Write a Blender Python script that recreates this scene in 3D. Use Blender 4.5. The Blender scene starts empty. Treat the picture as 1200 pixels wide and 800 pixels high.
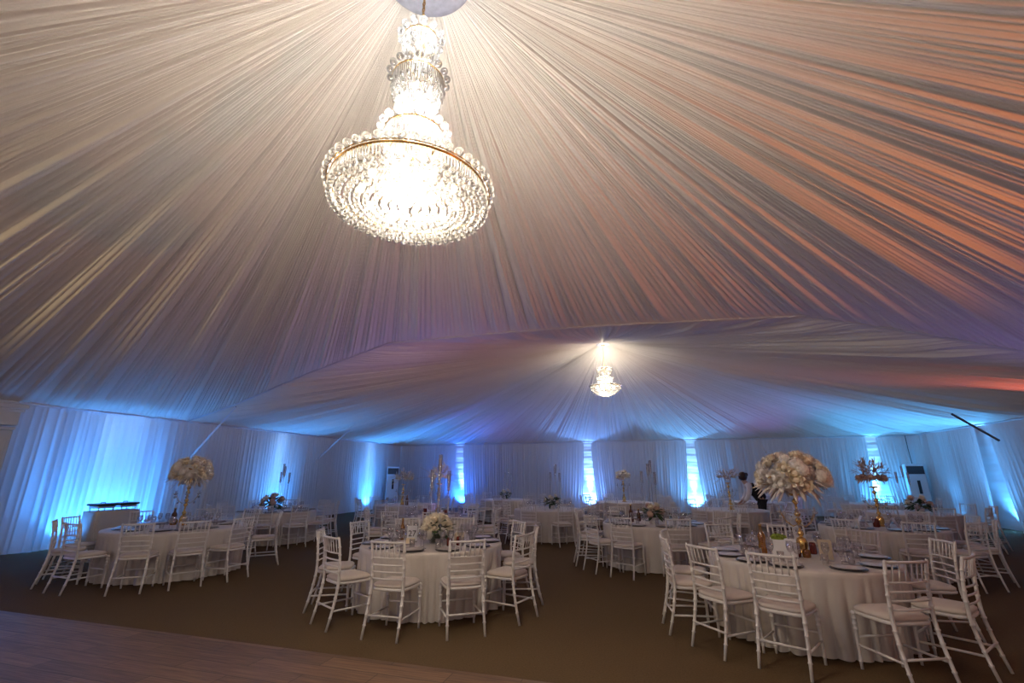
import bpy, math, random
import numpy as np
from mathutils import Vector, Matrix
R = math.radians
PI = math.pi
rng = random.Random(7)
nrg = np.random.default_rng(11)
S = bpy.context.scene
COL = S.collection

# ------------------------------------------------------------------ render look
S.view_settings.view_transform = 'Standard'
S.view_settings.look = 'None'
S.view_settings.gamma = 1
S.view_settings.use_curve_mapping = False
S.view_settings.exposure = 0.0
S.cycles.use_denoising = True
S.cycles.max_bounces = 7
S.cycles.transparent_max_bounces = 16
S.cycles.sample_clamp_indirect = 4
S.cycles.caustics_reflective = False
S.cycles.caustics_refractive = False

# ------------------------------------------------------------------ camera
H = 1.56
cam_data = bpy.data.cameras.new('camera')
cam_data.sensor_width = 36
cam_data.lens = 16
cam_data.clip_start = 0.05
cam = bpy.data.objects.new('camera', cam_data)
COL.objects.link(cam)
cam.location = (0, 0, H)
TILT, YAW = R(16.304), R(17.01)
cam.rotation_euler = (PI / 2 + TILT, 0, YAW)
S.camera = cam
_M = cam.rotation_euler.to_matrix()

def screen(p):
    d = _M.transposed() @ (Vector(p) - Vector((0, 0, H)))
    return 600 + 533.33 * d.x / -d.z, 400 - 533.33 * d.y / -d.z

# ------------------------------------------------------------------ materials
def mat(name, col, rough=0.6, metal=0.0, **kw):
    m = bpy.data.materials.new(name)
    m.use_nodes = True
    nt = m.node_tree
    b = nt.nodes['Principled BSDF']
    b.inputs['Base Color'].default_value = (*col, 1)
    b.inputs['Roughness'].default_value = rough
    b.inputs['Metallic'].default_value = metal
    if 'spec' in kw:
        b.inputs['Specular IOR Level'].default_value = kw['spec']
    if 'sheen' in kw:
        b.inputs['Sheen Weight'].default_value = kw['sheen']
    if 'noise' in kw:                      # mottled colour
        sc, amt = kw['noise']
        n = nt.nodes.new('ShaderNodeTexNoise'); n.inputs['Scale'].default_value = sc
        n.inputs['Detail'].default_value = 6
        co = nt.nodes.new('ShaderNodeTexCoord')
        nt.links.new(co.outputs['Object'], n.inputs['Vector'])
        mx = nt.nodes.new('ShaderNodeMix'); mx.data_type = 'RGBA'
        mx.inputs['A'].default_value = (*[max(0, c * (1 - amt)) for c in col], 1)
        mx.inputs['B'].default_value = (*[min(1, c * (1 + amt)) for c in col], 1)
        nt.links.new(n.outputs['Fac'], mx.inputs['Factor'])
        nt.links.new(mx.outputs['Result'], b.inputs['Base Color'])
        if kw.get('bump'):
            bp = nt.nodes.new('ShaderNodeBump'); bp.inputs['Strength'].default_value = kw['bump']
            bp.inputs['Distance'].default_value = 0.01
            nt.links.new(n.outputs['Fac'], bp.inputs['Height'])
            nt.links.new(bp.outputs['Normal'], b.inputs['Normal'])
    return m

def fabric(name, col, trans=0.35, thru=0.0, scale=90.0):
    """cloth: diffuse front plus light passing through from behind"""
    m = bpy.data.materials.new(name)
    m.use_nodes = True
    nt = m.node_tree
    nt.nodes.remove(nt.nodes['Principled BSDF'])
    out = nt.nodes['Material Output']
    d = nt.nodes.new('ShaderNodeBsdfDiffuse'); d.inputs['Color'].default_value = (*col, 1)
    t = nt.nodes.new('ShaderNodeBsdfTranslucent'); t.inputs['Color'].default_value = (*col, 1)
    n = nt.nodes.new('ShaderNodeTexNoise'); n.inputs['Scale'].default_value = scale
    bp = nt.nodes.new('ShaderNodeBump'); bp.inputs['Strength'].default_value = 0.25
    bp.inputs['Distance'].default_value = 0.004
    co = nt.nodes.new('ShaderNodeTexCoord')
    nt.links.new(co.outputs['Object'], n.inputs['Vector'])
    nt.links.new(n.outputs['Fac'], bp.inputs['Height'])
    nt.links.new(bp.outputs['Normal'], d.inputs['Normal'])
    mx = nt.nodes.new('ShaderNodeMixShader'); mx.inputs[0].default_value = trans
    nt.links.new(d.outputs[0], mx.inputs[1]); nt.links.new(t.outputs[0], mx.inputs[2])
    last = mx
    if thru:
        tp = nt.nodes.new('ShaderNodeBsdfTransparent')
        m2 = nt.nodes.new('ShaderNodeMixShader'); m2.inputs[0].default_value = thru
        nt.links.new(mx.outputs[0], m2.inputs[1]); nt.links.new(tp.outputs[0], m2.inputs[2])
        last = m2
    nt.links.new(last.outputs[0], out.inputs['Surface'])
    return m

def clear(name, col=(1, 1, 1), tp=0.8, gl_rough=0.03, tl=0.0, tlcol=(1, 1, 1)):
    """thin glass / crystal: lets light straight through, glints, may glow with light passing through"""
    m = bpy.data.materials.new(name)
    m.use_nodes = True
    nt = m.node_tree
    nt.nodes.remove(nt.nodes['Principled BSDF'])
    out = nt.nodes['Material Output']
    t = nt.nodes.new('ShaderNodeBsdfTransparent'); t.inputs['Color'].default_value = (*col, 1)
    g = nt.nodes.new('ShaderNodeBsdfGlossy'); g.inputs['Roughness'].default_value = gl_rough
    lw = nt.nodes.new('ShaderNodeLayerWeight'); lw.inputs['Blend'].default_value = 0.35
    mr = nt.nodes.new('ShaderNodeMapRange')
    mr.inputs['To Min'].default_value = 1 - tp; mr.inputs['To Max'].default_value = min(1, 1 - tp + 0.55)
    nt.links.new(lw.outputs['Facing'], mr.inputs['Value'])
    src = g
    if tl:
        tr = nt.nodes.new('ShaderNodeBsdfTranslucent'); tr.inputs['Color'].default_value = (*tlcol, 1)
        df = nt.nodes.new('ShaderNodeBsdfDiffuse'); df.inputs['Color'].default_value = (*tlcol, 1)
        a = nt.nodes.new('ShaderNodeMixShader'); a.inputs[0].default_value = 0.4
        nt.links.new(tr.outputs[0], a.inputs[1]); nt.links.new(df.outputs[0], a.inputs[2])
        b = nt.nodes.new('ShaderNodeMixShader'); b.inputs[0].default_value = tl
        nt.links.new(g.outputs[0], b.inputs[1]); nt.links.new(a.outputs[0], b.inputs[2])
        src = b
    mx = nt.nodes.new('ShaderNodeMixShader')
    nt.links.new(mr.outputs[0], mx.inputs[0])
    nt.links.new(t.outputs[0], mx.inputs[1]); nt.links.new(src.outputs[0], mx.inputs[2])
    nt.links.new(mx.outputs[0], out.inputs['Surface'])
    return m

def glow(name, col, strength):
    m = bpy.data.materials.new(name)
    m.use_nodes = True
    nt = m.node_tree
    nt.nodes.remove(nt.nodes['Principled BSDF'])
    e = nt.nodes.new('ShaderNodeEmission')
    e.inputs['Color'].default_value = (*col, 1); e.inputs['Strength'].default_value = strength
    nt.links.new(e.outputs[0], nt.nodes['Material Output'].inputs['Surface'])
    return m

def wood_floor(name):
    m = bpy.data.materials.new(name); m.use_nodes = True
    nt = m.node_tree; b = nt.nodes['Principled BSDF']
    co = nt.nodes.new('ShaderNodeTexCoord')
    br = nt.nodes.new('ShaderNodeTexBrick')
    br.inputs['Scale'].default_value = 1.0
    br.inputs['Brick Width'].default_value = 1.15
    br.inputs['Row Height'].default_value = 0.19
    br.inputs['Mortar Size'].default_value = 0.004
    br.inputs['Color1'].default_value = (0.15, 0.09, 0.055, 1)
    br.inputs['Color2'].default_value = (0.23, 0.14, 0.085, 1)
    br.inputs['Mortar'].default_value = (0.06, 0.035, 0.02, 1)
    nt.links.new(co.outputs['Object'], br.inputs['Vector'])
    mp = nt.nodes.new('ShaderNodeMapping'); mp.inputs['Scale'].default_value = (1.2, 22, 1)
    nt.links.new(co.outputs['Object'], mp.inputs['Vector'])
    n = nt.nodes.new('ShaderNodeTexNoise'); n.inputs['Scale'].default_value = 2.4
    n.inputs['Detail'].default_value = 8; n.inputs['Distortion'].default_value = 0.6
    nt.links.new(mp.outputs[0], n.inputs['Vector'])
    rp = nt.nodes.new('ShaderNodeValToRGB')
    rp.color_ramp.elements[0].position = 0.3; rp.color_ramp.elements[0].color = (0.55, 0.5, 0.48, 1)
    rp.color_ramp.elements[1].position = 0.72; rp.color_ramp.elements[1].color = (1.25, 1.2, 1.15, 1)
    nt.links.new(n.outputs['Fac'], rp.inputs['Fac'])
    mx = nt.nodes.new('ShaderNodeMix'); mx.data_type = 'RGBA'; mx.blend_type = 'MULTIPLY'
    mx.inputs['Factor'].default_value = 1
    nt.links.new(br.outputs['Color'], mx.inputs['A']); nt.links.new(rp.outputs['Color'], mx.inputs['B'])
    nt.links.new(mx.outputs['Result'], b.inputs['Base Color'])
    b.inputs['Roughness'].default_value = 0.5
    bp = nt.nodes.new('ShaderNodeBump'); bp.inputs['Strength'].default_value = 0.25
    bp.inputs['Distance'].default_value = 0.01
    nt.links.new(n.outputs['Fac'], bp.inputs['Height']); nt.links.new(bp.outputs['Normal'], b.inputs['Normal'])
    return m

def damask(name, col):
    """satin tablecloth with a faint woven pattern in the sheen"""
    m = mat(name, col, 0.45, sheen=0.2)
    nt = m.node_tree; b = nt.nodes['Principled BSDF']
    co = nt.nodes.new('ShaderNodeTexCoord')
    w = nt.nodes.new('ShaderNodeTexVoronoi'); w.inputs['Scale'].default_value = 11
    n = nt.nodes.new('ShaderNodeTexNoise'); n.inputs['Scale'].default_value = 25
    nt.links.new(co.outputs['Object'], w.inputs['Vector']); nt.links.new(co.outputs['Object'], n.inputs['Vector'])
    mr = nt.nodes.new('ShaderNodeMapRange')
    mr.inputs['To Min'].default_value = 0.38; mr.inputs['To Max'].default_value = 0.62
    nt.links.new(w.outputs['Distance'], mr.inputs['Value']); nt.links.new(mr.outputs[0], b.inputs['Roughness'])
    bp = nt.nodes.new('ShaderNodeBump'); bp.inputs['Strength'].default_value = 0.3
    bp.inputs['Distance'].default_value = 0.01
    nt.links.new(n.outputs['Fac'], bp.inputs['Height']); nt.links.new(bp.outputs['Normal'], b.inputs['Normal'])
    return m

M = dict(
    ceil=fabric('ceiling_cloth', (0.83, 0.785, 0.715), 0.15),
    curtain=fabric('curtain_cloth', (0.76, 0.75, 0.76), 0.36),
    tent=mat('tent_wall_plastic', (0.75, 0.76, 0.78), 0.5, noise=(3, 0.08), bump=0.6),
    carpet=mat('brown_carpet', (0.115, 0.074, 0.038), 0.95, noise=(60, 0.35), bump=0.5, spec=0.1),
    wood=wood_floor('plank_floor'),
    chair=mat('white_lacquer', (0.75, 0.715, 0.685), 0.36),
    cushion=mat('cream_cushion', (0.62, 0.54, 0.48), 0.8, sheen=0.2, noise=(30, 0.05)),
    cloth=damask('white_tablecloth', (0.62, 0.56, 0.51)),
    trim=mat('painted_plaster', (0.70, 0.66, 0.62), 0.6, noise=(8, 0.05)),
    post=mat('white_steel', (0.72, 0.72, 0.76), 0.4),
    steel=mat('shade_painted_steel', (0.10, 0.10, 0.12), 0.5),  # for the right-hand brace: its shade is put into the colour
    gold=mat('gold_metal', (0.80, 0.52, 0.18), 0.25, 1.0),
    brass=mat('brass_chain', (0.55, 0.36, 0.14), 0.35, 1.0),
    silver=mat('silver_metal', (0.7, 0.7, 0.72), 0.3, 1.0),
    rose=mat('silver_disc_plate', (0.55, 0.56, 0.60), 0.5, 0.5, noise=(14, 0.35)),
    crystal=clear('crystal', (1, 0.99, 0.97), 0.5, 0.08, 0.72, (.52, .51, .49)),
    glass=clear('drinking_glass', (0.97, 0.97, 0.98), 0.86, 0.04),
    acrylic=clear('clear_acrylic', (0.97, 0.97, 0.98), 0.72, 0.05, 0.5),
    bulb=glow('lamp_bulb', (1.0, 0.88, 0.70), 9),
    plate=mat('cream_plate', (0.74, 0.68, 0.62), 0.25),
    rim=mat('shadow_plate_rim', (0.05, 0.04, 0.04), 0.3),  # shadow round the plates, put in as a dark rim colour
    amber=clear('amber_glass', (0.85, 0.45, 0.08), 0.55, 0.05, 0.7, (0.6, 0.3, 0.04)),
    brown=mat('brown_bottle_glass', (0.10, 0.035, 0.015), 0.15),
    redglass=mat('dark_red_glass', (0.13, 0.02, 0.015), 0.15),
    beige=mat('beige_card', (0.42, 0.33, 0.24), 0.3),
    card=mat('white_card', (0.80, 0.77, 0.78), 0.6),
    cream=mat('cream_card', (0.80, 0.66, 0.45), 0.6),
    ink=mat('dark_ink', (0.06, 0.05, 0.05), 0.6),
    moss=mat('green_moss', (0.20, 0.26, 0.03), 0.9, noise=(40, 0.4)),
    leaf=mat('dark_green_leaf', (0.035, 0.075, 0.02), 0.5, noise=(20, 0.4)),
    roseflower=mat('cream_rose_petal', (0.88, 0.79, 0.62), 0.65),
    white_flower=mat('white_petal', (0.86, 0.82, 0.76), 0.65),
    feather=mat('ivory_dried_leaf', (0.84, 0.76, 0.68), 0.8),
    pampas=mat('dusty_pink_plume', (0.62, 0.42, 0.33), 0.9, noise=(30, 0.2)),
    pale_plume=mat('pale_pink_plume', (0.74, 0.58, 0.48), 0.9),
    tan=mat('tan_dried_leaf', (0.55, 0.38, 0.20), 0.8),
    candle=mat('ivory_candle', (0.90, 0.87, 0.84), 0.5),
    ac=mat('white_plastic', (0.62, 0.64, 0.68), 0.4),
    dark=mat('dark_plastic', (0.015, 0.016, 0.02), 0.4),
    skin=mat('skin', (0.55, 0.33, 0.24), 0.5),
    hair=mat('dark_brown_hair', (0.035, 0.014, 0.010), 0.5),
    shirt=mat('white_shirt', (0.78, 0.76, 0.78), 0.8),
    black=mat('black_cloth', (0.012, 0.012, 0.014), 0.8),
)

# ------------------------------------------------------------------ mesh builder
class MB:
    def __init__(s): s.v = []; s.f = []
    def add(s, v, f):
        o = len(s.v); s.v += [tuple(x) for x in v]; s.f += [tuple(i + o for i in q) for q in f]; return s
    def box(s, c, d, rz=0.0, bevel=0.0):
        hx, hy, hz = d[0] / 2, d[1] / 2, d[2] / 2
        b = min(bevel, hx * .9, hy * .9, hz * .9)
        ca, sa = math.cos(rz), math.sin(rz)
        def T(p): return (c[0] + p[0] * ca - p[1] * sa, c[1] + p[0] * sa + p[1] * ca, c[2] + p[2])
        if b <= 0:
            P = [(x, y, z) for z in (-hz, hz) for x, y in ((-hx, -hy), (hx, -hy), (hx, hy), (-hx, hy))]
            return s.add([T(p) for p in P], [(3, 2, 1, 0), (4, 5, 6, 7), (0, 1, 5, 4), (1, 2, 6, 5), (2, 3, 7, 6), (3, 0, 4, 7)])
        rings = []
        for z, i in ((-hz, b), (-hz + b, 0), (hz - b, 0), (hz, b)):
            r = []
            for sx, sy in ((-1, -1), (1, -1), (1, 1), (-1, 1)):
                X, Y = sx * (hx - i), sy * (hy - i); cc = b if i == 0 else b * .6
                pa = (X - sx * cc, Y, z); pb = (X, Y - sy * cc, z)
                r += [pa, pb] if sx * sy < 0 else [pb, pa]
            rings.append([T(p) for p in r])
        return s.loft(rings, True, True)
    def loft(s, rings, close=True, caps=True):
        n = len(rings[0]); v = [p for r in rings for p in r]; f = []
        for i in range(len(rings) - 1):
            for j in range(n if close else n - 1):
                k = (j + 1) % n
                f.append((i * n + j, i * n + k, (i + 1) * n + k, (i + 1) * n + j))
        if caps:
            f.append(tuple(range(n - 1, -1, -1))); f.append(tuple((len(rings) - 1) * n + j for j in range(n)))
        return s.add(v, f)
    def lathe(s, prof, seg=16, c=(0, 0, 0), caps=True, sx=1.0, sy=1.0):
        rings = [[(c[0] + r * sx * math.cos(2 * PI * j / seg), c[1] + r * sy * math.sin(2 * PI * j / seg), c[2] + z)
                  for j in range(seg)] for r, z in prof]
        return s.loft(rings, True, caps)
    def tube(s, path, rad, seg=8, caps=True):
        P = [Vector(p) for p in path]; n = len(P)
        rad = rad if isinstance(rad, (list, tuple)) else [rad] * n
        rings = []; up = None
        for i, p in enumerate(P):
            t = (P[min(i + 1, n - 1)] - P[max(i - 1, 0)]).normalized()
            if up is None:
                a = Vector((0, 0, 1)) if abs(t.z) < .9 else Vector((1, 0, 0))
                up = t.cross(a).normalized()
            else:
                up = (up - t * up.dot(t)).normalized()
            w = t.cross(up)
            rings.append([tuple(p + (up * math.cos(2 * PI * j / seg) + w * math.sin(2 * PI * j / seg)) * rad[i]) for j in range(seg)])
        return s.loft(rings, True, caps)
    def ball(s, c, r, seg=8, rows=6, sz=1.0):
        prof = [(r * math.sin(PI * i / rows), -r * sz * math.cos(PI * i / rows)) for i in range(1, rows)]
        return s.lathe(prof, seg, c)
    def blade(s, base, d, L, w, droop=0.3, seg=5, th=0.002, side=None):
        """a leaf: tapered bent strip with a raised midrib and thickness"""
        d = Vector(d).normalized()
        a = Vector((0, 0, 1)) if abs(d.z) < .95 else Vector((1, 0, 0))
        sd = Vector(side).normalized() if side else d.cross(a).normalized()
        rings = []
        p = Vector(base)
        for i in range(seg + 1):
            t = i / seg
            ww = w * (math.sin(PI * (0.12 + 0.86 * t)) ** 0.8) * 0.5 + 0.0008
            n = sd.cross(d).normalized()
            rings.append([tuple(p - sd * ww), tuple(p - n * th), tuple(p + sd * ww), tuple(p + n * (th + ww * .25))])
            p = p + d * (L / seg); d = (d + Vector((0, 0, -droop / seg))).normalized()
        return s.loft(rings, True, True)
    def mesh(s, name, m, smooth=True):
        me = bpy.data.meshes.new(name); me.from_pydata(s.v, [], s.f)
        if m: me.materials.append(M[m] if isinstance(m, str) else m)
        if smooth: me.polygons.foreach_set('use_smooth', [True] * len(me.polygons))
        me.update(); return me
    def build(s, name, m, parent=None, smooth=True, loc=None):
        return link(name, s.mesh(name, m, smooth), parent, loc)

def link(name, me, parent=None, loc=None):
    o = bpy.data.objects.new(name, me); COL.objects.link(o)
    if parent: o.parent = parent
    if loc: o.location = loc
    return o

def sharp(o, angle=40):
    me = o.data
    me.set_sharp_from_angle(angle=R(angle)); return o

def tag(o, label, cat, group=None, kind=None):
    o['label'] = label; o['category'] = cat
    if group: o['group'] = group
    if kind: o['kind'] = kind
    return o

def thing(name, label, cat, loc=(0, 0, 0), rz=0.0, group=None):
    o = bpy.data.objects.new(name, None); COL.objects.link(o)
    o.location = loc; o.rotation_euler = (0, 0, rz); o.empty_display_size = .1
    return tag(o, label, cat, group)

def struct(name, mb, m, smooth=False):
    o = mb.build(name, m, None, smooth) if isinstance(mb, MB) else link(name, mb)
    o['kind'] = 'structure'; return o

def copy_tree(o, parent=None):
    c = o.copy(); COL.objects.link(c)
    if parent: c.parent = parent
    for ch in o.children: copy_tree(ch, c)
    return c

# ------------------------------------------------------------------ pleats
def pleat_fn(length, wmin, wmax, seed, broad=1.0):
    """1-D row of gathered folds: returns f(s) in 0..1, rounded lobes with tight creases between"""
    g = np.random.default_rng(seed)
    e = [0.0]
    dep = []
    while e[-1] < length:
        e.append(e[-1] + g.uniform(wmin, wmax)); dep.append(g.uniform(0.35, 1.0))
    e = np.array(e); dep = np.array(dep)
    ph = g.uniform(0, 6.28, 6); fr = g.uniform(0.5, 2.2, 6)
    def f(s):
        k = np.clip(np.searchsorted(e, s, side='right') - 1, 0, len(dep) - 1)
        u = np.clip((s - e[k]) / (e[k + 1] - e[k]), 0, 1)
        lobe = dep[k] * np.sin(PI * u) ** 0.7
        slow = sum(np.sin(fr[i] * s * 2 + ph[i]) for i in range(6)) / 6
        md = sum(np.sin(fr[i] * s * 6.5 + 2.3 * ph[i]) for i in range(6)) / 6
        return lobe + broad * (0.9 * slow + 1.0 * md)
    return f

def grid_mesh(name, V, m, close=False):
    nr, nc, _ = V.shape
    idx = np.arange(nr * nc).reshape(nr, nc)
    a = idx[:-1, :-1]; b = idx[:-1, 1:]; c = idx[1:, 1:]; d = idx[1:, :-1]
    F = np.stack([a, b, c, d], -1).reshape(-1, 4)
    if close:
        F = np.concatenate([F, np.stack([idx[:-1, -1], idx[:-1, 0], idx[1:, 0], idx[1:, -1]], -1)])
    me = bpy.data.meshes.new(name)
    me.vertices.add(nr * nc); me.vertices.foreach_set('co', V.reshape(-1).astype(np.float32))
    me.loops.add(len(F) * 4); me.loops.foreach_set('vertex_index', F.reshape(-1).astype(np.int32))
    me.polygons.add(len(F)); me.polygons.foreach_set('loop_start', np.arange(0, len(F) * 4, 4, dtype=np.int32))
    me.polygons.foreach_set('loop_total', np.full(len(F), 4, dtype=np.int32))
    me.polygons.foreach_set('use_smooth', np.ones(len(F), dtype=bool))
    me.materials.append(M[m]); me.update(calc_edges=True); me.validate()
    return me

# ------------------------------------------------------------------ the tent
XL, XR, YB, ZE = -12.7, 9.5, 21.6, 3.03
Y0, Y1 = -4.6, 9.8
PK1 = np.array([-1.6, 2.62, 5.90]); PK2 = np.array([-1.45, 15.7, 5.98])
def frame(y):
    return [(XL, y, ZE), (-11.0, y, 3.44), (-8.73, y, 4.17), (-6.37, y, 4.80), (-3.0, y, 4.80), (-0.8, y, 4.76),
            (3.07, y, 4.58), (4.78, y, 4.07), (6.2, y, 3.60), (7.8, y, 3.22), (XR, y, ZE)]

def ceiling_cloth(name, boundary, peak, r0, seed, wmin, wmax, depth, per=8):
    B = np.array(boundary + [boundary[0]], float)
    L = np.linalg.norm(np.diff(B, axis=0), axis=1); cum = np.concatenate([[0], np.cumsum(L)])
    n = int(cum[-1] / ((wmin + wmax) / 2) * per)
    s = np.linspace(0, cum[-1], n, endpoint=False)
    P = np.stack([np.interp(s, cum, B[:, k]) for k in range(3)], -1)
    f = pleat_fn(cum[-1], wmin, wmax, seed, 1.15)(s)
    ang = np.arctan2(P[:, 1] - peak[1], P[:, 0] - peak[0])
    ring = np.stack([peak[0] + r0 * np.cos(ang), peak[1] + r0 * np.sin(ang), np.full(n, peak[2])], -1)
    T = np.concatenate([np.linspace(0, 1, 26)[:-1], [1.0]])
    rows = []
    dist = np.linalg.norm(P - ring, axis=1)
    for t in T:
        q = ring + (P - ring) * t
        amp = depth * (0.10 + 0.90 * t ** 0.7) * (1.0 if t < .9 else max(0.12, (1 - t) / .1))
        q = q.copy()
        q[:, 2] -= 0.11 * dist / 8 * 4 * t * (1 - t) * 0.5 + amp * f
        rows.append(q)
    return grid_mesh(name, np.array(rows), 'ceil', close=True)

front = frame(Y1)
bnd1 = front + [(XR, 6.2, ZE), (XR, 2.6, ZE), (XR, -1.0, ZE)] + frame(Y0)[::-1] + [(XL, -1, ZE), (XL, 2.6, ZE), (XL, 6.2, ZE)]
bnd2 = front[::-1] + [(XL, 12.7, ZE), (XL, 15.7, ZE), (XL, 18.6, ZE), (XL, YB, ZE), (-9, YB, ZE), (-5, YB, ZE), (-1.5, YB, ZE),
                      (3, YB, ZE), (6, YB, ZE), (XR, YB, ZE), (XR, 18.6, ZE), (XR, 15.7, ZE), (XR, 12.7, ZE)]
c1 = link('ceiling', ceiling_cloth('ceiling', bnd1, PK1, 0.40, 3, 0.06, 0.19, 0.10)); c1['kind'] = 'structure'
c2 = link('ceiling_back', ceiling_cloth('ceiling_back', bnd2, PK2, 0.22, 5, 0.08, 0.24, 0.10)); c2['kind'] = 'structure'

# seam trim along the frame and the eaves
tb = MB().tube([(p[0], p[1], p[2] - .01) for p in front], 0.03, 8)
struct('trim_1', tb, 'curtain', True)
for i, (a, b) in enumerate((((XL + .02, Y0, ZE - .02), (XL + .02, YB, ZE - .02)), ((XR - .02, Y0, ZE - .02), (XR - .02, YB, ZE - .02)),
                            ((XL, YB - .02, ZE - .02), (XR, YB - .02, ZE - .02)))):
    struct('trim_%d' % (i + 2), MB().tube([a, b], 0.028, 8), 'post', True)

# floors
struct('floor', MB().box(((XL + XR) / 2, (4.05 + 22.4) / 2, -0.05), (XR - XL + 1.2, 22.4 - 4.05, 0.1)), 'carpet')
struct('floor_wood', MB().box(((XL + XR) / 2, (4.05 - 8) / 2, -0.046), (XR - XL + 1.2, 12.05, 0.108)), 'wood')
# outer tent walls behind the curtains
def wrinkled(name, a, b, n_):
    a = np.array(a); b = np.array(b); n_ = np.array(n_)
    L = np.linalg.norm(b - a); nc = int(L / .12); nr = 70
    u = np.linspace(0, 1, nc); z = np.linspace(0, 3.05, nr)
    V = np.zeros((nr, nc, 3))
    for i, zz in enumerate(z):
        off = 0.003 * np.sin(zz * 17 + 2.1 * np.sin(u * L * 1.3)) + 0.002 * np.sin(zz * 41 + 3 * np.sin(u * L * .7 + 2))
        V[i, :, 0] = a[0] + (b[0] - a[0]) * u + n_[0] * off
        V[i, :, 1] = a[1] + (b[1] - a[1]) * u + n_[1] * off
        V[i, :, 2] = zz
    o = link(name, grid_mesh(name, V, 'tent')); o['kind'] = 'structure'
wrinkled('wall_back', (XL - .4, YB + .42), (XR + .4, YB + .42), (0, -1))
wrinkled('wall_left', (XL - .4, Y0), (XL - .4, YB + .42), (1, 0))
wrinkled('wall_right', (XR + .4, YB + .42), (XR + .4, Y0), (-1, 0))

# ------------------------------------------------------------------ curtains
def curtain(label, axis, fixed, a, b, seed, ga=None, gb=None, inward=1, amp=0.045, wmin=.07, wmax=.17, group=None, m='curtain'):
    L = abs(b - a); nc = max(8, int(L / 0.018)); nr = 16
    u = np.linspace(0, 1, nc); f = pleat_fn(L, wmin, wmax, seed)(u * L)
    V = np.zeros((nr, nc, 3))
    for i in range(nr):
        t = i / (nr - 1)                       # 0 top .. 1 bottom
        z = (ZE - .03) * (1 - t) + 0.015 * t
        aa = a + (ga(t) if ga else 0) * (1 if b > a else -1)
        bb = b - (gb(t) if gb else 0) * (1 if b > a else -1)
        w = aa + (bb - aa) * u
        d = amp * (0.55 + 0.6 * t) * f * inward
        if axis == 'x': V[i, :, 0] = w; V[i, :, 1] = fixed + d
        else: V[i, :, 1] = w; V[i, :, 0] = fixed + d
        V[i, :, 2] = z
    o = link('curtain', grid_mesh('curtain', V, m))
    return tag(o, label, 'curtain', group)

flare = lambda t: 0.17 + 0.20 * t ** 1.5
BG = [-9.33, -2.97, 1.48, 8.15]                # the four openings along the back wall
ed = [XL + .1] + BG + [XR - .1]
lab = ['pleated white curtain on back wall, left end, beside the left corner air conditioner',
       'wide pleated white curtain on back wall between first and second light strips from left',
       'pleated white curtain on back wall between the two middle light strips',
       'wide pleated white curtain on back wall between third and fourth light strips from left',
       'narrow pleated white curtain on back wall behind the right corner air conditioner']
for i in range(5):
    curtain(lab[i], 'x', YB, ed[i], ed[i + 1], 20 + i, flare if i else None, flare if i < 4 else None, -1)
curtain('white curtain on left wall behind the buffet, glowing brightest blue', 'y', XL, 6.05, 9.85, 31, None, None, 1, amp=.075, wmin=.07, wmax=.2)
curtain('pleated white curtain on left wall between the two diagonal braces, one blue strip', 'y', XL, 9.9, 15.15, 32, None, None, 1)
curtain('pleated white curtain at far end of left wall, one blue strip', 'y', XL, 15.2, YB, 33, None, None, 1)
g1 = lambda t: 0.12 + 0.2 * t
curtain('blue-lit white curtain at far end of right wall beside the air conditioner', 'y', XR, YB, 17.75, 34, None, lambda t: .05 + .1 * t, -1)
curtain('grey unlit white curtain at right edge, nearer half of right wall', 'y', XR, 17.35, 2.0, 35, lambda t: .05 + .35 * t, None, -1, wmin=.09, wmax=.2)

# posts and diagonal braces of the tent frame
def post(x, y, name, label):
    t = thing(name, label, 'post', (x, y, 0))
    b = MB().box((0, 0, 1.5), (.12, .12, 3.0), 0, .01); b.build('upright', 'post', t, False)
    MB().box((0, 0, .01), (.22, .22, .02), 0, .004).build('base_plate', 'post', t, False)
    return t
def brace(p, q, label):
    o = MB().tube([p, q], .032, 4).build('diagonal_brace', 'post', None, False)
    if 'dark' in label: o.data.materials[0] = M['steel']  # dark colour stands in for shade on this brace
    return tag(o, label, 'brace')
#post(XL + .16, 9.87, 'tent_post', 'white steel tent post on left wall beside the brightest blue curtain')
#post(XL + .16, 15.17, 'tent_post', 'white steel tent post further back on left wall, below the shorter-looking brace')
brace((XL + .2, 9.87, 1.9), (-11.0, 9.82, 3.36), 'white diagonal brace from left wall post to ceiling seam, nearest one')
brace((XL + .2, 15.17, 2.15), (-11.2, 15.17, 3.2), 'white diagonal brace on left wall further back, right of nearest brace')
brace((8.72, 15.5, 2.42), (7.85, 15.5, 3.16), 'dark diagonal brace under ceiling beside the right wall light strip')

# pilaster of the doorway at left
px, py = XL + .12, 5.78
p = MB()
p.box((px, py, .1), (.40, .62, .2), 0, .015)
p.box((px, py, 1.3), (.30, .46, 2.25), 0, .012)
p.box((px, py, 1.3), (.33, .34, 1.9), 0, .012)
p.box((px, py, 2.46), (.34, .50, .06), 0, .012)
p.box((px, py, 2.66), (.36, .52, .28), 0, .012)
p.box((px, py, 2.82), (.42, .60, .06), 0, .012)
p.box((px, py, 2.90), (.48, .68, .10), 0, .02)
struct('trim_5', p, 'trim')
p = MB()
p.box((px, 3.3, 2.72), (.30, 4.5, .30), 0, .012).box((px, 3.3, 2.90), (.40, 4.5, .10), 0, .02)
struct('trim_6', p, 'trim')
p = MB(); p.box((XL - .1, 3.3, 1.28), (.06, 4.5, 2.56), 0, .01)
for yy in (2.0, 3.3, 4.6): p.box((XL - .05, yy, 1.3), (.04, 1.0, 2.2), 0, .01)
struct('door_1', p, mat('brown_door', (0.10, 0.06, 0.035), 0.5))

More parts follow.
